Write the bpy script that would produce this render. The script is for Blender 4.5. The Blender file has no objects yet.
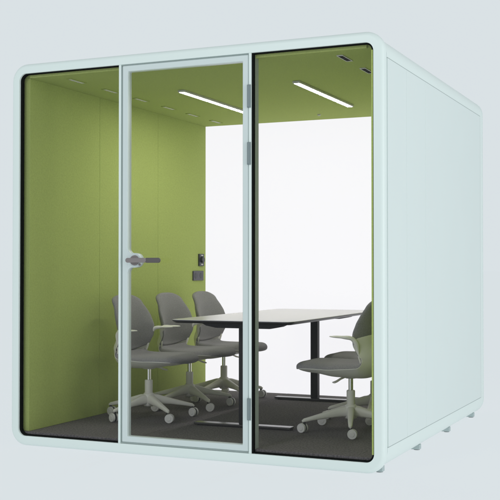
import bpy, bmesh, math, random
from mathutils import Vector, Matrix
random.seed(4)
S = bpy.context.scene
C = S.collection
R = math.radians

# ------------------------------------------------------------ materials
def new_mat(name):
    m = bpy.data.materials.new(name); m.use_nodes = True
    nt = m.node_tree; nt.nodes.clear()
    out = nt.nodes.new('ShaderNodeOutputMaterial')
    return m, nt, out

def pmat(name, col, rough=.5, metal=0, noise=0, nscale=40, bump=0, bscale=200, rvar=0, sheen=0, spec=.5, coat=0, stretch=None, hard=False):
    """Principled material with slight procedural colour / roughness variation and bump."""
    m, nt, out = new_mat(name)
    b = nt.nodes.new('ShaderNodeBsdfPrincipled')
    nt.links.new(b.outputs[0], out.inputs[0])
    b.inputs['Base Color'].default_value = (*col, 1)
    b.inputs['Roughness'].default_value = rough
    b.inputs['Metallic'].default_value = metal
    b.inputs['Specular IOR Level'].default_value = spec
    b.inputs['Sheen Weight'].default_value = sheen
    b.inputs['Coat Weight'].default_value = coat
    tc = nt.nodes.new('ShaderNodeTexCoord')
    mp = nt.nodes.new('ShaderNodeMapping'); nt.links.new(tc.outputs['Object'], mp.inputs[0])
    if stretch: mp.inputs['Scale'].default_value = stretch
    if noise:
        n = nt.nodes.new('ShaderNodeTexNoise'); n.inputs['Scale'].default_value = nscale
        n.inputs['Detail'].default_value = 5
        nt.links.new(mp.outputs[0], n.inputs['Vector'])
        mx = nt.nodes.new('ShaderNodeMixRGB')
        mx.inputs[1].default_value = (*[c*(1-noise) for c in col], 1)
        mx.inputs[2].default_value = (*[min(1, c*(1+noise)) for c in col], 1)
        fac = n.outputs['Fac']
        if hard:
            h = nt.nodes.new('ShaderNodeMapRange'); h.inputs[1].default_value = .36; h.inputs[2].default_value = .64
            nt.links.new(fac, h.inputs[0]); fac = h.outputs[0]
        nt.links.new(fac, mx.inputs[0]); nt.links.new(mx.outputs[0], b.inputs['Base Color'])
        if rvar:
            mr = nt.nodes.new('ShaderNodeMapRange')
            mr.inputs[3].default_value = rough-rvar; mr.inputs[4].default_value = rough+rvar
            nt.links.new(n.outputs['Fac'], mr.inputs[0]); nt.links.new(mr.outputs[0], b.inputs['Roughness'])
    if bump:
        n2 = nt.nodes.new('ShaderNodeTexNoise'); n2.inputs['Scale'].default_value = bscale
        n2.inputs['Detail'].default_value = 3
        nt.links.new(mp.outputs[0], n2.inputs['Vector'])
        bp = nt.nodes.new('ShaderNodeBump'); bp.inputs['Strength'].default_value = bump; bp.inputs['Distance'].default_value = .002
        nt.links.new(n2.outputs['Fac'], bp.inputs['Height']); nt.links.new(bp.outputs[0], b.inputs['Normal'])
    return m

def emit_mat(name, col, s, diff=0):
    m, nt, out = new_mat(name)
    b = nt.nodes.new('ShaderNodeBsdfPrincipled')
    b.inputs['Base Color'].default_value = (diff, diff, diff, 1)
    b.inputs['Roughness'].default_value = .6
    b.inputs['Specular IOR Level'].default_value = .0
    b.inputs['Emission Color'].default_value = (*col, 1)
    b.inputs['Emission Strength'].default_value = s
    nt.links.new(b.outputs[0], out.inputs[0])
    return m

def glass_mat(name, tint, refl):
    m, nt, out = new_mat(name)
    t = nt.nodes.new('ShaderNodeBsdfTransparent'); t.inputs[0].default_value = (*tint, 1)
    g = nt.nodes.new('ShaderNodeBsdfGlossy'); g.inputs['Roughness'].default_value = .01
    lw = nt.nodes.new('ShaderNodeLayerWeight'); lw.inputs[0].default_value = .5
    pw = nt.nodes.new('ShaderNodeMath'); pw.operation = 'POWER'; pw.inputs[1].default_value = 5
    nt.links.new(lw.outputs['Facing'], pw.inputs[0])
    ma = nt.nodes.new('ShaderNodeMath'); ma.operation = 'MULTIPLY_ADD'; ma.inputs[1].default_value = .9; ma.inputs[2].default_value = refl
    nt.links.new(pw.outputs[0], ma.inputs[0])
    mx = nt.nodes.new('ShaderNodeMixShader')
    nt.links.new(ma.outputs[0], mx.inputs[0]); nt.links.new(t.outputs[0], mx.inputs[1]); nt.links.new(g.outputs[0], mx.inputs[2])
    nt.links.new(mx.outputs[0], out.inputs[0])
    return m

BG = (.700, .757, .785)
M = dict(
    mint=pmat('mint_powder_coat', (.735, .825, .80), .42, noise=.012, nscale=6, bump=.05, bscale=900, rvar=.04),
    panel=pmat('mint_side_panel', (.705, .785, .77), .48, noise=.012, nscale=3, bump=.05, bscale=900),
    groove=pmat('joint_grey', (.36, .42, .41), .6, noise=.05),
    alu=pmat('mint_door_metal', (.62, .70, .695), .35, noise=.015, nscale=8, bump=.03, bscale=900),
    felt=pmat('olive_felt', (.425, .505, .158), 1, noise=.055, nscale=110, bump=.5, bscale=500, spec=.04, hard=True),
    carpet=pmat('charcoal_carpet', (.160, .148, .150), 1, noise=.30, nscale=95, bump=1, bscale=300, spec=.05, hard=True),
    post=pmat('grey_green_post', (.30, .345, .30), .5, noise=.03),
    rubber=pmat('black_gasket', (.004, .005, .005), .8, noise=.1, spec=.12),
    hinge=pmat('hinge_grey', (.20, .25, .26), .45, noise=.03),
    handle=pmat('gunmetal', (.23, .205, .205), .45, metal=.15, noise=.05, nscale=30),
    shell=pmat('warm_grey_plastic', (.80, .785, .715), .45, noise=.02, nscale=12, bump=.04, bscale=800),
    fabric=pmat('grey_upholstery', (.27, .262, .268), .95, noise=.10, nscale=170, bump=.6, bscale=500, sheen=.1, spec=.12, hard=True),
    chrome=pmat('chrome', (.75, .74, .70), .15, metal=1, noise=.02),
    dark=pmat('dark_plastic', (.03, .03, .03), .5, noise=.1),
    wheel=pmat('pale_caster_grey', (.74, .725, .70), .5, noise=.04),
    top=pmat('white_laminate', (.66, .625, .645), .24, noise=.008, nscale=6),
    edge=pmat('black_table_edge', (.012, .011, .012), .4, noise=.1),
    legm=pmat('black_table_metal', (.022, .021, .024), .55, noise=.1, nscale=30, spec=.3),
    bar=pmat('foot_bar_metal', (.10, .095, .095), .22, metal=.5, noise=.05, nscale=30),
    device=pmat('black_device', (.018, .018, .022), .35, noise=.1),
    device2=pmat('grey_device', (.055, .052, .066), .4, noise=.1),
    housing=pmat('lamp_housing', (.55, .55, .53), .4, noise=.02),
    lamp=emit_mat('lamp_diffuser', (1, .97, .94), 64, .5),
    grip=pmat('dark_grip', (.095, .085, .085), .5, noise=.04),
    foot=pmat('foot_grey', (.42, .50, .50), .5, noise=.03),
    glass=glass_mat('clear_front_glass', (.92, .92, .925), .010),
    rear=None,
)

# rear pane: added emission stands in for the bright white behind the glass
M['rear'] = emit_mat('glowing_rear_pane', (.985, .98, 1.0), 1.08, .10)

# ------------------------------------------------------------ mesh helpers
def obj(name, bm, mat, parent=None, smooth=None, bevel=0, seg=2, bangle=40):
    bmesh.ops.remove_doubles(bm, verts=bm.verts, dist=1e-6)
    bmesh.ops.recalc_face_normals(bm, faces=bm.faces)
    me = bpy.data.meshes.new(name); bm.to_mesh(me); bm.free()
    o = bpy.data.objects.new(name, me); C.objects.link(o)
    for m in (mat if isinstance(mat, (list, tuple)) else [mat]): me.materials.append(m)
    if parent: o.parent = parent
    if bevel:
        b = o.modifiers.new('bevel', 'BEVEL'); b.width = bevel; b.segments = seg
        b.limit_method = 'ANGLE'; b.angle_limit = R(bangle)
    if smooth is not None or bevel:
        for p in me.polygons: p.use_smooth = True
        ang = R(smooth or 40)
        if bevel:
            w = o.modifiers.new('wn', 'WEIGHTED_NORMAL'); w.keep_sharp = True
        me.shade_smooth() if hasattr(me, 'shade_smooth') else None
        b2 = bmesh.new(); b2.from_mesh(me)
        if not bevel:
            for e in b2.edges:
                if len(e.link_faces) == 2 and e.calc_face_angle(0) > ang: e.smooth = False
        b2.to_mesh(me); b2.free()
    return o

def box(bm, x0, x1, y0, y1, z0, z1, mi=0):
    v = [bm.verts.new((x, y, z)) for z in (z0, z1) for y in (y0, y1) for x in (x0, x1)]
    fs = [(0,2,3,1), (4,5,7,6), (0,1,5,4), (2,6,7,3), (0,4,6,2), (1,3,7,5)]
    for f in fs: bm.faces.new([v[i] for i in f]).material_index = mi
    return v

def bxo(name, mat, parent, *a, bevel=.002, seg=2):
    bm = bmesh.new(); box(bm, *a); return obj(name, bm, mat, parent, bevel=bevel, seg=seg)

def cyl(bm, p0, p1, r0, r1=None, n=24, cap=True):
    p0 = Vector(p0); p1 = Vector(p1); r1 = r0 if r1 is None else r1
    d = (p1-p0).normalized(); a = Vector((0,0,1)) if abs(d.z) < .9 else Vector((1,0,0))
    u = d.cross(a).normalized(); w = d.cross(u)
    A = []; B = []
    for i in range(n):
        t = 2*math.pi*i/n; q = u*math.cos(t)+w*math.sin(t)
        A.append(bm.verts.new(p0+q*r0)); B.append(bm.verts.new(p1+q*r1))
    for i in range(n):
        j = (i+1) % n; bm.faces.new((A[i], A[j], B[j], B[i]))
    if cap: bm.faces.new(A[::-1]); bm.faces.new(B)

def lathe(bm, prof, n=32, c=(0,0)):
    rings = []
    for r, z in prof:
        rings.append([bm.verts.new((c[0]+r*math.cos(2*math.pi*i/n), c[1]+r*math.sin(2*math.pi*i/n), z)) for i in range(n)])
    for a, b in zip(rings, rings[1:]):
        for i in range(n):
            j = (i+1) % n; bm.faces.new((a[i], a[j], b[j], b[i]))
    bm.faces.new(rings[0][::-1]); bm.faces.new(rings[-1])

def rrect(x0, x1, z0, z1, r, n=10):
    pts = []
    for cx, cz, a0 in ((x1-r, z1-r, 0), (x0+r, z1-r, 90), (x0+r, z0+r, 180), (x1-r, z0+r, 270)):
        for i in range(n+1):
            a = R(a0+90*i/n); pts.append((cx+r*math.cos(a), cz+r*math.sin(a)))
    return pts

def ring_loft(bm, loops, closed=True):
    """loops: list of equal-length point loops (3D); bridges consecutive ones (and last to first)."""
    V = [[bm.verts.new(p) for p in L] for L in loops]
    k = len(V); m = len(V[0])
    for a in range(k if closed else k-1):
        A = V[a]; B = V[(a+1) % k]
        for i in range(m):
            j = (i+1) % m; bm.faces.new((A[i], A[j], B[j], B[i]))
    return V

def prism(bm, outline, z0, z1):
    a = [bm.verts.new((x, y, z0)) for x, y in outline]; b = [bm.verts.new((x, y, z1)) for x, y in outline]
    bm.faces.new(a[::-1]); bm.faces.new(b)
    for i in range(len(a)):
        j = (i+1) % len(a); bm.faces.new((a[i], a[j], b[j], b[i]))

def tag(o, label, cat, group=None):
    o['label'] = label; o['category'] = cat
    if group: o['group'] = group
    return o

def empty(name, loc, rz=0):
    o = bpy.data.objects.new(name, None); C.objects.link(o); o.location = loc; o.rotation_euler = (0, 0, rz)
    o.empty_display_size = .1
    return o

# ------------------------------------------------------------ setting
# studio floor under and behind the booth, with emission added to wash out shadows
GZ = .034
bm = bmesh.new(); s = 400
f = bm.faces.new([bm.verts.new(p) for p in ((-s,-s,GZ), (s,-s,GZ), (s,s,GZ), (-s,s,GZ))])
fl = obj('floor', bm, None)
fl.data.materials.clear()
fl.data.materials.append(emit_mat('self_lit_floor', BG, .925, .09))
fl['kind'] = 'structure'

w = bpy.data.worlds.new('World'); S.world = w; w.use_nodes = True
bgn = w.node_tree.nodes['Background']; bgn.inputs[0].default_value = (*BG, 1); bgn.inputs[1].default_value = 1.0
nt = w.node_tree
tc = nt.nodes.new('ShaderNodeTexCoord'); sp = nt.nodes.new('ShaderNodeSeparateXYZ'); rp = nt.nodes.new('ShaderNodeValToRGB')
nt.links.new(tc.outputs['Generated'], sp.inputs[0]); nt.links.new(sp.outputs['Z'], rp.inputs[0]); nt.links.new(rp.outputs[0], bgn.inputs[0])
rp.color_ramp.elements[0].position = .32; rp.color_ramp.elements[0].color = (*BG, 1)      # pale studio walls ...
rp.color_ramp.elements[1].position = .70; rp.color_ramp.elements[1].color = (.46, .49, .50, 1)   # ... under a darker studio ceiling

# ------------------------------------------------------------ booth
OZ = .095                       # bottom of the glazed opening
W, H = 2.238, 2.2               # opening
X0, X1, Z0, Z1 = -.062, W+.062, OZ-.058, OZ+H+.056
YB = 2.50
FZ, CZ = .117, 2.270            # carpet top, ceiling underside
booth = empty('meeting_booth', (0, 0, 0))
tag(booth, 'pale mint soundproof meeting booth with glass front and olive green felt inside', 'booth')

def inset(d, r, y):             # rounded rectangle d inside the outer outline
    dz = .0115 if y > .032 else 0     # the body is a little lower than its front frame
    return [(x, y, z) for x, z in rrect(X0+d, X1-d, Z0+d+dz, Z1-d-dz, max(r-d, .012))]
RO = .105
# outer body: long tube between the two rims
def tube(y0, y1, d_out, d_in, rnd=0, nr=6, both=False):
    loops = []
    if rnd:
        for i in range(nr+1):
            a = R(90*i/nr); loops.append(inset(d_out+rnd*(1-math.sin(a)), RO, y0+rnd*(1-math.cos(a))))
    else: loops.append(inset(d_out, RO, y0))
    if both:
        for i in range(nr+1):
            a = R(90*i/nr); loops.append(inset(d_out+rnd*(1-math.cos(a)), RO, y1-rnd*(1-math.sin(a))))
    else: loops.append(inset(d_out, RO, y1))
    loops.append(inset(d_in, RO, y1)); loops.append(inset(d_in, RO, y0))
    b = bmesh.new(); ring_loft(b, loops); return b
obj('front_frame', tube(-.016, .0265, 0, .0585, .024), M['mint'], booth, smooth=35)
obj('frame_joint', tube(.0268, .0338, .0055, .045), M['groove'], booth, smooth=35)
obj('outer_shell', tube(.034, YB-.045, .001, .045), M['mint'], booth, smooth=35)
# rear rim, rounded on its outer edge
loops = []
for i in range(7):
    a = R(90*i/6); loops.append(inset(.030*(1-math.cos(a)), RO, YB-.030*(1-math.sin(a))))
loops = [inset(0, RO, YB-.0448)] + loops + [inset(.062, RO, YB), inset(.062, RO, YB-.0448)]
b = bmesh.new(); ring_loft(b, loops); obj('rear_frame', b, M['mint'], booth, smooth=35)

# side panels, each wall three cladding sheets with a shadow joint round them
for sx, xs in ((1, X1), (-1, X0)):
    pj = bmesh.new()
    z0, z1, y0, y1 = .172, 2.216, .036, 2.376
    q = .004
    for a in ((y0, y1, z1-q, z1), (y0, y1, z0, z0+q), (y1-q*2, y1, z0+q, z1-q)):
        xx = sorted((xs-sx*.0008, xs+sx*.0006)); box(pj, xx[0], xx[1], *a)
    obj('panel_joint', pj, M['groove'], booth)
    cuts = [y0+q, .404, .815, y1-q*2]
    for a, bb in zip(cuts, cuts[1:]):
        xx = sorted((xs-sx*.0008, xs+sx*.0018))
        bxo('side_panel', M['panel'], booth, xx[0], xx[1], a+.0011, bb-.0011, z0+q, z1-q, bevel=.0008, seg=2)

# levelling feet
for sx in (1, -1):
    for y in ((.065, .810, 1.555, 2.295) if sx > 0 else (.35, .810, 1.555, 2.295)):
        xc = 2.238 if sx > 0 else X0+.20
        bm = bmesh.new(); box(bm, xc-.030, xc+.022, y, y+.045, GZ+.004, Z0+.030)
        ft = obj('levelling_foot', bm, M['foot'], booth, bevel=.002)
        bm = bmesh.new(); cyl(bm, (xc, y+.025, GZ), (xc, y+.025, GZ+.005), .018); obj('foot_pad', bm, M['dark'], ft, smooth=40)

# interior lining
LX = .039; RX = W-.0125
for a, bb in ((.036, .827), (.829, 1.640), (1.642, 2.440)):
    bxo('felt_wall', M['felt'], booth, -.006, LX, a, bb, FZ, CZ+.001, bevel=.0015)
for a, bb in ((.036, .827), (.829, 1.640), (1.642, 2.440)):
    bxo('felt_wall', M['felt'], booth, RX, W+.006, a, bb, FZ, CZ+.001, bevel=.0015)
bxo('ceiling', M['felt'], booth, -.004, W+.004, .034, 2.440, CZ+.0012, OZ+H+.004, bevel=0)
bxo('carpet', M['carpet'], booth, -.004, .7485, .020, 2.4645, OZ-.004, FZ-.0006, bevel=.004)
bxo('carpet', M['carpet'], booth, .7495, W+.004, .020, 2.4645, OZ-.004, FZ-.0002, bevel=.004)
# felt edge trim just behind the front glass
b = bmesh.new()
def oinset(d, r, y): return [(x, y, z) for x, z in rrect(d, W-d, OZ+d, OZ+H-d, r)]
ring_loft(b, [oinset(-.003, .046, .0215), oinset(.018, .03, .0215), oinset(.024, .026, .0335), oinset(-.003, .046, .0335)])
# gasket ring
b.free()
b = bmesh.new(); ring_loft(b, [oinset(-.0028, .046, -.002), oinset(.0085, .038, -.002), oinset(.0085, .038, .020), oinset(-.0028, .046, .020)])
obj('gasket', b, M['rubber'], booth, smooth=35)
# felt edging strips: right side and top, seen behind the gasket
bxo('edge_trim', M['felt'], booth, W-.0125, W-.0030, -.0035, .034, OZ+.042, OZ+H-.042, bevel=.001)
bxo('edge_trim', M['felt'], booth, .045, W-.045, .0215, .0335, OZ+H-.026, OZ+H-.0030)

# front glass: left and right fixed panes
GX0, GX1 = .697, .711           # left mullion
HX0, HX1 = 1.526, 1.541         # right mullion
bxo('front_glass', M['glass'], booth, .004, GX0-.001, .006, .014, OZ+.004, OZ+H-.004, bevel=0)
bxo('front_glass', M['glass'], booth, HX1+.011, W-.004, .006, .014, OZ+.004, OZ+H-.004, bevel=0)
# mullions
bxo('mullion', M['mint'], booth, GX0, GX1, -.012, .046, OZ-.001, OZ+H+.001, bevel=.002)
bxo('mullion', M['mint'], booth, HX0, HX1, -.012, .018, OZ-.001, OZ+H+.001, bevel=.002)
bxo('mullion_gasket', M['rubber'], booth, HX1+.0004, HX1+.011, -.004, .019, OZ+.006, OZ+H-.006, bevel=.001)
bxo('mullion_post', M['post'], booth, HX0+.002, HX1+.011, .0195, .068, OZ+.004, OZ+H-.004, bevel=.002)
# rear wall frame and pane
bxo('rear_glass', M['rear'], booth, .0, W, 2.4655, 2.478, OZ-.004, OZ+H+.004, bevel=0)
# ---- door
DX0, DX1, DZ0, DZ1 = .722, 1.5225, OZ+.0105, OZ+H-.0105
door = bxo('door', M['alu'], booth, DX0, DX0+.040, -.010, .030, DZ0, DZ1, bevel=.003)
# rebuild door as a continuous frame with inner reveal
bm = bmesh.new()
def dl(d, y, r): return [(x, y, z) for x, z in rrect(DX0+d, DX1-d, DZ0+d, DZ1-d, r, 4)]
ring_loft(bm, [dl(.003, -.010, .004), dl(.0, -.007, .004), dl(0, .034, .004), dl(.034, .034, .004), dl(.034, -.007, .004), dl(.031, -.010, .004)])
bmesh.ops.recalc_face_normals(bm, faces=bm.faces)
bm.to_mesh(door.data); bm.free()
door.modifiers.clear()
for p_ in door.data.polygons: p_.use_smooth = False
bxo('door_stop', M['groove'], booth, GX1-.001, DX0+.012, .036, .050, OZ+.001, OZ+H-.001, bevel=.001)
bxo('door_stop', M['groove'], booth, GX1+.0, HX0-.001, .036, .049, OZ+H-.012, OZ+H-.0005, bevel=.001)
bxo('door_stop', M['groove'], booth, GX1+.0, HX0-.001, .036, .049, OZ+.0005, OZ+.012, bevel=.001)
bxo('door_rebate', M['groove'], booth, GX1+.0005, HX0-.0005, -.0045, .022, OZ+H-.0095, OZ+H-.001, bevel=.001)
bxo('door_rebate', M['groove'], booth, GX1+.0005, HX0-.0005, -.0045, .022, OZ+.001, OZ+.0095, bevel=.001)
bxo('door_rebate', M['groove'], booth, GX1+.0005, DX0-.0005, .0, .022, OZ+.0096, OZ+H-.0096, bevel=.001)
bxo('door_glass', M['glass'], door, DX0+.0335, DX1-.0335, .008, .016, DZ0+.0335, DZ1-.0335, bevel=0)
# lock plate: round lobe that grows out of the stile with fillets
hx, hz = .801, 1.154
pts = []
xe = DX0+.036; rl = .042; fr = .03
cx = hx+.002
# tangent fillet circles above and below
fx = xe+fr
dz = math.sqrt((rl+fr)**2-(fx-cx)**2)
a_end = math.atan2(dz, fx-cx)
for i in range(9):       # lower fillet (centre fx, hz-dz)
    a = math.pi + (0-( (math.pi - a_end)))*i/8
    pts.append((fx+fr*math.cos(a), hz-dz+fr*math.sin(a)))
for i in range(1, 24):
    a = -a_end + 2*a_end*i/24
    pts.append((cx+rl*math.cos(a), hz+rl*math.sin(a)))
for i in range(9):
    a = -a_end+0 + 0
    a = (math.pi+a_end) + (math.pi-(math.pi+a_end))*i/8
    pts.append((fx+fr*math.cos(a), hz+dz+fr*math.sin(a)))
pts = [(xe-.012, hz-dz)] + pts + [(xe-.012, hz+dz)]
bm = bmesh.new()
A = [bm.verts.new((x, -.0085, z)) for x, z in pts]; B = [bm.verts.new((x, .030, z)) for x, z in pts]
bm.faces.new(A); bm.faces.new(B[::-1])
for i in range(len(A)):
    j = (i+1) % len(A); bm.faces.new((A[i], B[i], B[j], A[j]))
bmesh.ops.triangulate(bm, faces=[f for f in bm.faces if len(f.verts) > 4])
obj('lock_plate', bm, M['alu'], door)
hd = bmesh.new(); cyl(hd, (hx+.004, -.0085, hz), (hx+.004, -.020, hz), .030, .028, 36)
hdo = obj('door_handle', hd, M['handle'], door, bevel=.002)
bm = bmesh.new(); cyl(bm, (hx+.004, -.018, hz), (hx+.004, -.05, hz), .012, .012, 24)
out = [(x, z) for x, z in rrect(.770, .905, hz-.0135, hz+.0135, .0134, 8)]
a = [bm.verts.new((x, -.040, z)) for x, z in out]; bq = [bm.verts.new((x, -.058, z)) for x, z in out]
bm.faces.new(a); bm.faces.new(bq[::-1])
for i in range(len(a)): j = (i+1) % len(a); bm.faces.new((a[i], bq[i], bq[j], a[j]))
obj('lever', bm, M['handle'], hdo, bevel=.003)
bm = bmesh.new()
out = rrect(.895, .995, hz-.0150, hz+.0140, .0138, 8)
a = [bm.verts.new((x, -.043, z)) for x, z in out]; bq = [bm.verts.new((x, -.055, z)) for x, z in out]
bm.faces.new(a); bm.faces.new(bq[::-1])
for i in range(len(a)): j = (i+1) % len(a); bm.faces.new((a[i], bq[i], bq[j], a[j]))
obj('grip', bm, M['grip'], hdo, bevel=.003)
bm = bmesh.new(); cyl(bm, (hx+.038, -.0085, hz-.024), (hx+.038, -.016, hz-.024), .007); obj('thumb_turn', bm, M['handle'], hdo, bevel=.001)
# hinges
for z0, z1 in ((1.991, 2.118), (1.677, 1.801), (.277, .397)):
    hg = bxo('hinge', M['hinge'], door, DX1-.004, DX1+.019, -.019, -.0125, z0, z1, bevel=.002)
    bm = bmesh.new(); cyl(bm, (DX1+.004, -.019, z0+.004), (DX1+.004, -.019, z1-.004), .005, n=16); obj('hinge_pin', bm, M['hinge'], hg, smooth=40)

# ---- ceiling bars
for x in (.690, 1.495):
    bm = bmesh.new()
    y0, y1, hw = .775, 1.83, .024
    box(bm, x-hw, x+hw, y0, y1, CZ-.014, CZ+.0005)
    lt = obj('ceiling_light', bm, M['housing'], booth, bevel=.002)
    bxo('diffuser', M['lamp'], lt, x-hw+.007, x+hw-.007, y0+.012, y1-.012, CZ-.0146, CZ-.0125, bevel=0)
# linear vents
for x in (.250, 2.002):
    for y in (.225, .625, 1.02, 1.42, 1.80, 2.20):
        if x > 1 and y > .8: continue
        bm = bmesh.new(); o_, i_ = (.0185, .086), (.0145, .079)
        for a in ((x-o_[0], x+o_[0], y-o_[1], y-i_[1]), (x-o_[0], x+o_[0], y+i_[1], y+o_[1]), (x-o_[0], x-i_[0], y-i_[1], y+i_[1]), (x+i_[0], x+o_[0], y-i_[1], y+i_[1])):
            box(bm, *a, CZ-.004, CZ+.001)
        vt = obj('ceiling_vent', bm, M['housing'] if x > 1 else M['felt'], booth)
        bxo('slot', M['rubber'] if x > 1 else M['wheel'], vt, x-i_[0], x+i_[0], y-i_[1], y+i_[1], CZ-.002, CZ+.0005, bevel=0)
        for k in (-.03, .03):
            bxo('slat', M['rubber'] if x > 1 else M['wheel'], vt, x-i_[0], x+i_[0], y+k-.003, y+k+.003, CZ-.0035, CZ-.0022, bevel=0)
bm = bmesh.new(); cyl(bm, (1.131, 2.168, CZ+.001), (1.131, 2.168, CZ-.009), .014, .011, 24); obj('sensor', bm, M['housing'], booth, smooth=40)
# wall devices
sw = bxo('wall_controller', M['device'], booth, LX-.001, LX+.012, 2.305, 2.392, 1.127, 1.225, bevel=.003)
bm = bmesh.new(); cyl(bm, (LX+.0115, 2.352, 1.178), (LX+.026, 2.352, 1.178), .026, .023, 28); obj('dial', bm, M['device'], sw, smooth=40)
for z in (1.213, 1.140): bxo('indicator', M['wheel'], sw, LX+.0115, LX+.0135, 2.336, 2.368, z-.004, z+.004, bevel=0)
so = bxo('socket_plate', M['device2'], booth, LX-.001, LX+.010, 2.205, 2.385, 1.010, 1.088, bevel=.003)
for y in (2.25, 2.34):
    bm = bmesh.new(); cyl(bm, (LX+.0095, y, 1.049), (LX+.0112, y, 1.049), .024, .024, 24); obj('socket', bm, M['device'], so, smooth=40)

# ------------------------------------------------------------ table
tb = empty('meeting_table', (1.155, 1.40, FZ), .028)
tag(tb, 'long white topped meeting table with thin black edge and two black columns', 'table')
TZ = .675; hx_, y0_, y1_ = .402, -.935, .960
def outl(d, n=8): return rrect(-hx_+d, hx_-d, y0_+d, y1_-d, .055-d if d < .05 else .01, n)
bm = bmesh.new(); prism(bm, outl(0), TZ-.003, TZ); obj('tabletop', bm, M['top'], tb)
bm = bmesh.new()
loops = [[(x, y, TZ-.0032) for x, y in outl(.0005)], [(x, y, TZ-.009) for x, y in outl(.0005)], [(x, y, TZ-.021) for x, y in outl(.022)]]
V = ring_loft(bm, loops, closed=False); bm.faces.new(V[0]); bm.faces.new(V[-1][::-1])
obj('table_edge', bm, M['edge'], tb)
for yl in (-.69, .725):
    bm = bmesh.new()   # tapered support arm under the top
    pr_ = [(-.30, TZ-.022), (-.25, TZ-.045), (-.18, TZ-.058), (.18, TZ-.058), (.25, TZ-.045), (.30, TZ-.022)]
    a = [bm.verts.new((x, yl-.035, z)) for x, z in pr_]; bq = [bm.verts.new((x, yl+.035, z)) for x, z in pr_]
    bm.faces.new(a); bm.faces.new(bq[::-1])
    for i in range(len(a)): j = (i+1) % len(a); bm.faces.new((a[i], bq[i], bq[j], a[j]))
    obj('support_arm', bm, M['legm'], tb, bevel=.003)
    lg = bxo('leg', M['legm'], tb, -.050+(.020 if yl < 0 else 0), .006+(.020 if yl < 0 else 0), yl-.026, yl+.026, .020, TZ-.057, bevel=.004)
    bxo('foot_bar', M['bar'], tb, -.335, .315, yl-.035, yl+.035, .006, .0200, bevel=.003)
    for x in (-.30, .30):
        bm = bmesh.new(); cyl(bm, (x, yl, 0), (x, yl, .007), .02); obj('foot_pad', bm, M['dark'], tb)

# ------------------------------------------------------------ chair
def catmull(P, n):
    P = [Vector(p) for p in P]; Q = [2*P[0]-P[1]]+P+[2*P[-1]-P[-2]]; out = []
    for k in range(1, len(Q)-2):
        for i in range(n):
            t = i/n; a, b_, c, d = Q[k-1:k+3]
            out.append(.5*((2*b_)+(-a+c)*t+(2*a-5*b_+4*c-d)*t*t+(-a+3*b_-3*c+d)*t**3))
    out.append(P[-1]); return out
prof = catmull([(.318, .374), (.285, .384), (.20, .386), (.05, .380), (-.09, .376), (-.160, .394), (-.195, .450), (-.188, .530), (-.175, .600), (-.176, .690), (-.190, .755), (-.212, .815)], 16)
cum = [0]
for a, b_ in zip(prof, prof[1:]): cum.append(cum[-1]+(b_-a).length)
SL = cum[-1]
def at(s):
    s = max(0, min(SL, s))
    for i in range(len(cum)-1):
        if s <= cum[i+1]+1e-9:
            t = (s-cum[i])/(cum[i+1]-cum[i]); return prof[i].lerp(prof[i+1], t)
def frame(s):
    p = at(s); t = (at(min(SL, s+.004))-at(max(0, s-.004))).normalized()
    return p, Vector((t.y, -t.x))
def s_of(z=None, x=None):
    best = min(range(len(prof)), key=lambda i: (abs(prof[i].y-z) if prof[i].y > .41 else 9) if z is not None else (abs(prof[i].x-x) if prof[i].y < .40 else 9))
    return cum[best]
def lerp_tab(tab, s):
    if s <= tab[0][0]: return tab[0][1]
    for (a, va), (b_, vb) in zip(tab, tab[1:]):
        if s <= b_:
            t = (s-a)/(b_-a); t = t*t*(3-2*t); return va+(vb-va)*t
    return tab[-1][1]
curl_tab = [(0, .004), (s_of(x=.1), .010), (s_of(x=-.10), .028), (s_of(z=.45), .092), (s_of(z=.53), .108), (s_of(z=.60), .088), (s_of(z=.70), .062), (SL, .030)]
def bowl(s):
    return lerp_tab([(0, .0), (s_of(x=.20), .020), (s_of(x=.05), .036), (s_of(x=-.10), .036), (s_of(z=.45), .012), (s_of(z=.55), .0)], s)
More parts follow.
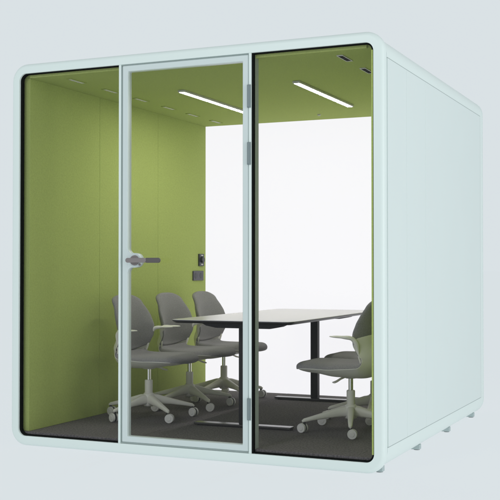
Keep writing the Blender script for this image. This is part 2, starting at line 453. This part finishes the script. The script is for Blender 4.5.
def sheet(s0, s1, wtab, r0, r1, fo, bo, nu=22, nv=46, ex=2.3, er=.02):
    """curved, closed pad/shell. fo/bo(u, e) = offsets along the surface normal for the front/back skin."""
    bm = bmesh.new(); F = []; B = []
    for j in range(nv+1):
        q = .5-.5*math.cos(math.pi*j/nv); s = s0+(s1-s0)*q
        e = 1
        d0, d1 = s-s0, s1-s
        if d0 < r0: e = max(0, 1-(1-d0/r0)**ex)**(1/ex)
        if d1 < r1: e = min(e, max(0, 1-(1-d1/r1)**ex)**(1/ex))
        e = max(e, .02)
        hw = lerp_tab(wtab, s)*e; p, n = frame(s); rf = []; rb = []
        full = lerp_tab(wtab, s)
        ed = min(1, min(d0, d1)/er)
        for i in range(nu+1):
            u = math.sin(math.pi*(i/nu-.5)); y = u*hw
            c = lerp_tab(curl_tab, s)*(abs(y)/.235)**2.2
            edge = math.sqrt(max(0, 1-abs(u)**6))*math.sqrt(max(0, 1-(1-ed)**2))
            def P(o): return (p.x+n.x*(c+o), y, p.y+n.y*(c+o))
            rf.append(bm.verts.new(P(fo(u, edge)))); rb.append(bm.verts.new(P(-edge*lerp_tab([(s_of(z=.56), 0), (s_of(z=.64), .020), (SL, .016)], s) if bo == 'padback' else (-.004-(.008+bowl(s))*(edge*max(0, 1-abs(u)**3.2)**.6)) if bo == 'seatbowl' else bo(u, edge))))
        F.append(rf); B.append(rb)
    for j in range(nv):
        for i in range(nu):
            bm.faces.new((F[j][i], F[j][i+1], F[j+1][i+1], F[j+1][i])); bm.faces.new((B[j][i], B[j+1][i], B[j+1][i+1], B[j][i+1]))
        for a, c_ in ((0, 0), (nu, nu)):
            bm.faces.new((F[j][a], F[j+1][a], B[j+1][a], B[j][a]))
    for j in (0, nv):
        for i in range(nu): bm.faces.new((F[j][i], F[j][i+1], B[j][i+1], B[j][i]))
    return bm

def bar(bm, path, secs, n=12, pw=2.6):
    """sweep of super-elliptic sections (half side, half up) along a path; side stays horizontal."""
    rings = []
    P = [Vector(p) for p in path]
    for k, p in enumerate(P):
        t = (P[min(k+1, len(P)-1)]-P[max(k-1, 0)]).normalized()
        sd = t.cross(Vector((0,0,1))); sd = sd.normalized() if sd.length > 1e-4 else Vector((0,1,0)); up = sd.cross(t).normalized()
        a, b_ = secs[k]; rg = []
        for i in range(n):
            th = 2*math.pi*i/n; c, s_ = math.cos(th), math.sin(th)
            rg.append(bm.verts.new(p+sd*a*math.copysign(abs(c)**(2/pw), c)+up*b_*math.copysign(abs(s_)**(2/pw), s_)))
        rings.append(rg)
    for a, b_ in zip(rings, rings[1:]):
        for i in range(n):
            j = (i+1) % n; bm.faces.new((a[i], a[j], b_[j], b_[i]))
    bm.faces.new(rings[0][::-1]); bm.faces.new(rings[-1])

def make_chair(phase):
    t = empty('office_chair', (0, 0, 0))
    z60 = s_of(z=.60)
    shell_w = [(0, .215), (s_of(x=.1), .232), (s_of(x=-.08), .232), (s_of(z=.43), .200), (s_of(z=.50), .212), (s_of(z=.56), .226), (s_of(z=.62), .222), (s_of(z=.68), .216), (s_of(z=.75), .178), (SL, .130)]
    bm = sheet(s_of(x=.300), s_of(z=.605), shell_w, .075, .030, lambda u, e: -.001, 'seatbowl', nv=80, ex=2.4)
    obj('shell', bm, M['shell'], t, smooth=60)
    seat_w = [(0, .205), (s_of(x=.1), .225), (s_of(x=-.10), .216), (s_of(z=.43), .188)]
    bm = sheet(.0, s_of(z=.432), seat_w, .095, .04, lambda u, e: -.003+.044*e, lambda u, e: -.004, er=.07)
    obj('seat', bm, M['fabric'], t, smooth=60)
    back_w = [(s_of(z=.42), .186), (s_of(z=.50), .210), (s_of(z=.59), .230), (s_of(z=.66), .222), (s_of(z=.75), .182), (SL, .140)]
    bm = sheet(s_of(z=.425), SL-.002, back_w, .045, .048, lambda u, e: .003+.022*e, 'padback', nv=56)
    obj('backrest', bm, M['fabric'], t, smooth=60)
    for s_ in (-1, 1):
        bm = bmesh.new()
        path = catmull3([(-.128, s_*.186, .420), (-.120, s_*.194, .460), (-.116, s_*.206, .505), (-.108, s_*.219, .548), (-.084, s_*.233, .579), (-.040, s_*.243, .586), (.0, s_*.244, .588), (.050, s_*.240, .589)], 6)
        secs = []
        for k in range(len(path)):
            q = k/(len(path)-1)
            a = lerp_tab([(0, .004), (.25, .007), (.5, .016), (.7, .026), (1, .028)], q)
            b_ = lerp_tab([(0, .005), (.25, .010), (.45, .015), (.62, .012), (.8, .0075), (1, .006)], q)
            if q > .86:
                f_ = math.sqrt(max(.04, 1-((q-.86)/.14)**2)); a *= f_; b_ *= max(.4, f_)
            secs.append((a, b_))
        bar(bm, path, secs, 14, 2.3)
        obj('armrest', bm, M['shell'], t, smooth=60)
    # mechanism, column, lever
    bm = bmesh.new(); lathe(bm, [(.030, .322), (.045, .326), (.055, .345), (.05, .366)]); obj('mechanism', bm, M['shell'], t, smooth=50)
    bm = bmesh.new(); lathe(bm, [(.0145, .235), (.0145, .322)], 24); obj('gas_piston', bm, M['chrome'], t, smooth=40)
    bm = bmesh.new(); lathe(bm, [(.024, .150), (.026, .165), (.026, .245), (.0235, .250), (.016, .251)], 28); obj('column_sleeve', bm, M['shell'], t, smooth=40)
    bm = bmesh.new(); bar(bm, [(.02, .03, .335), (.035, .09, .325), (.050, .115, .312), (.062, .135, .306)], [(.006, .006), (.006, .006), (.009, .006), (.015, .005)]); obj('lever', bm, M['shell'], t, smooth=60)
    bm = bmesh.new(); lathe(bm, [(.028, .075), (.038, .085), (.040, .150), (.030, .163), (.022, .165)], 30); obj('hub', bm, M['shell'], t, smooth=50)
    for k in range(5):
        a = phase+k*2*math.pi/5; d = Vector((math.cos(a), math.sin(a), 0))
        bm = bmesh.new()
        pth = [d*.015+Vector((0,0,.122)), d*.06+Vector((0,0,.120)), d*.15+Vector((0,0,.104)), d*.25+Vector((0,0,.084)), d*.292+Vector((0,0,.075)), d*.306+Vector((0,0,.068))]
        bar(bm, pth, [(.024, .034), (.022, .031), (.018, .020), (.014, .013), (.012, .011), (.006, .006)], 14, 3)
        obj('base_leg', bm, M['shell'], t, smooth=50)
        # caster: swivel fork, two wheels; trails to one side
        tr = random.uniform(-.45, .45)+random.choice((0, math.pi))
        e = Vector((math.cos(tr), math.sin(tr), 0)); ax = Vector((-e.y, e.x, 0)); top = d*.293; c = top+e*.012+Vector((0,0,.029))
        bm = bmesh.new(); cyl(bm, top+Vector((0,0,.050)), top+Vector((0,0,.074)), .009, n=14)
        # dark hood between the wheels
        cyl(bm, c-ax*.007, c+ax*.007, .0265, n=20)
        ct = obj('caster', bm, M['dark'], t, smooth=40)
        for s_ in (-1, 1):
            bm = bmesh.new(); cyl(bm, c+ax*s_*.008, c+ax*s_*.020, .029, .0275, 24); cyl(bm, c+ax*s_*.0198, c+ax*s_*.0225, .015, .013, 20)
            obj('wheel', bm, M['wheel'], ct, smooth=40)
    return t

def catmull3(P, n):
    P = [Vector(p) for p in P]; Q = [2*P[0]-P[1]]+P+[2*P[-1]-P[-2]]; out = []
    for k in range(1, len(Q)-2):
        for i in range(n):
            t = i/n; a, b_, c, d = Q[k-1:k+3]
            out.append(.5*((2*b_)+(-a+c)*t+(2*a-5*b_+4*c-d)*t*t+(-a+3*b_-3*c+d)*t**3))
    out.append(P[-1]); return out

def copy_tree(o, parent=None):
    c = o.copy(); C.objects.link(c)
    if parent: c.parent = parent
    for ch in list(o.children): copy_tree(ch, c)
    return c

spots = [
    (.41, .85, 0, 36, 'grey swivel chair nearest the front glass on the green wall side'),
    (.41, 1.44, 0, 36, 'middle grey swivel chair of the row along the green wall'),
    (.43, 1.97, 0, 39, 'grey swivel chair farthest back in the row, below the wall socket'),
    (1.83, .83, 180, 0, 'grey swivel chair in front on the right, seen from behind beside the frame'),
    (1.80, 1.40, 180, 208, 'grey swivel chair mostly hidden behind the front right chair'),
]
protos = {}
for x, y, rz, ph, lab in spots:
    loc_ph = (ph-rz) % 72
    # one mesh set per kind; copies share mesh data
    src = protos.get('c')
    if src is None:
        ch = make_chair(R(36)); protos['c'] = ch
    else: ch = copy_tree(src)
    ch.location = (x, y, FZ); ch.rotation_euler = (0, 0, R(rz))
    tag(ch, lab, 'chair', 'grey swivel chairs around the meeting table')
    # turn the five-star base to its own angle
    dphi = R(loc_ph-36)
    if abs(dphi) > 1e-3:
        for c_ in ch.children:
            if c_.name.split('.')[0] in ('base_leg', 'caster', 'hub'): c_.rotation_euler = (0, 0, dphi)

# ------------------------------------------------------------ lamps
def area(name, loc, target, sx, sy, power, col=(1, 1, 1)):
    l = bpy.data.lights.new(name, 'AREA'); l.shape = 'RECTANGLE'; l.size = sx; l.size_y = sy; l.energy = power; l.color = col
    o = bpy.data.objects.new(name, l); C.objects.link(o); o.location = loc
    d = Vector(target)-Vector(loc); o.rotation_euler = d.to_track_quat('-Z', 'Y').to_euler()
    return o
area('added_side_lamp', (9.5, -1.8, 1.6), (2.3, 1.0, 1.2), 3.5, 3, 165)  # unseen lamp added to brighten the right side panels

area('added_front_lamp', (-1, -10, 6.2), (1, 0, 1.2), 2.6, 1.8, 190)  # unseen lamp added to lift the front frame, carpet and chairs

# ------------------------------------------------------------ camera
cam = bpy.data.cameras.new('camera'); co = bpy.data.objects.new('camera', cam); C.objects.link(co)
cam.sensor_width = 36; cam.lens = 1049.6/500*36; cam.clip_end = 2000; cam.clip_start = .05
co.location = (3.884, -5.265, 1.012+OZ); co.rotation_euler = (R(90)+.0176, 0, .4206)
S.camera = co
S.view_settings.view_transform = 'Standard'; S.view_settings.look = 'None'; S.view_settings.gamma = 1
S.view_settings.exposure = 0
S.cycles.max_bounces = 12; S.cycles.transparent_max_bounces = 16; S.cycles.diffuse_bounces = 6
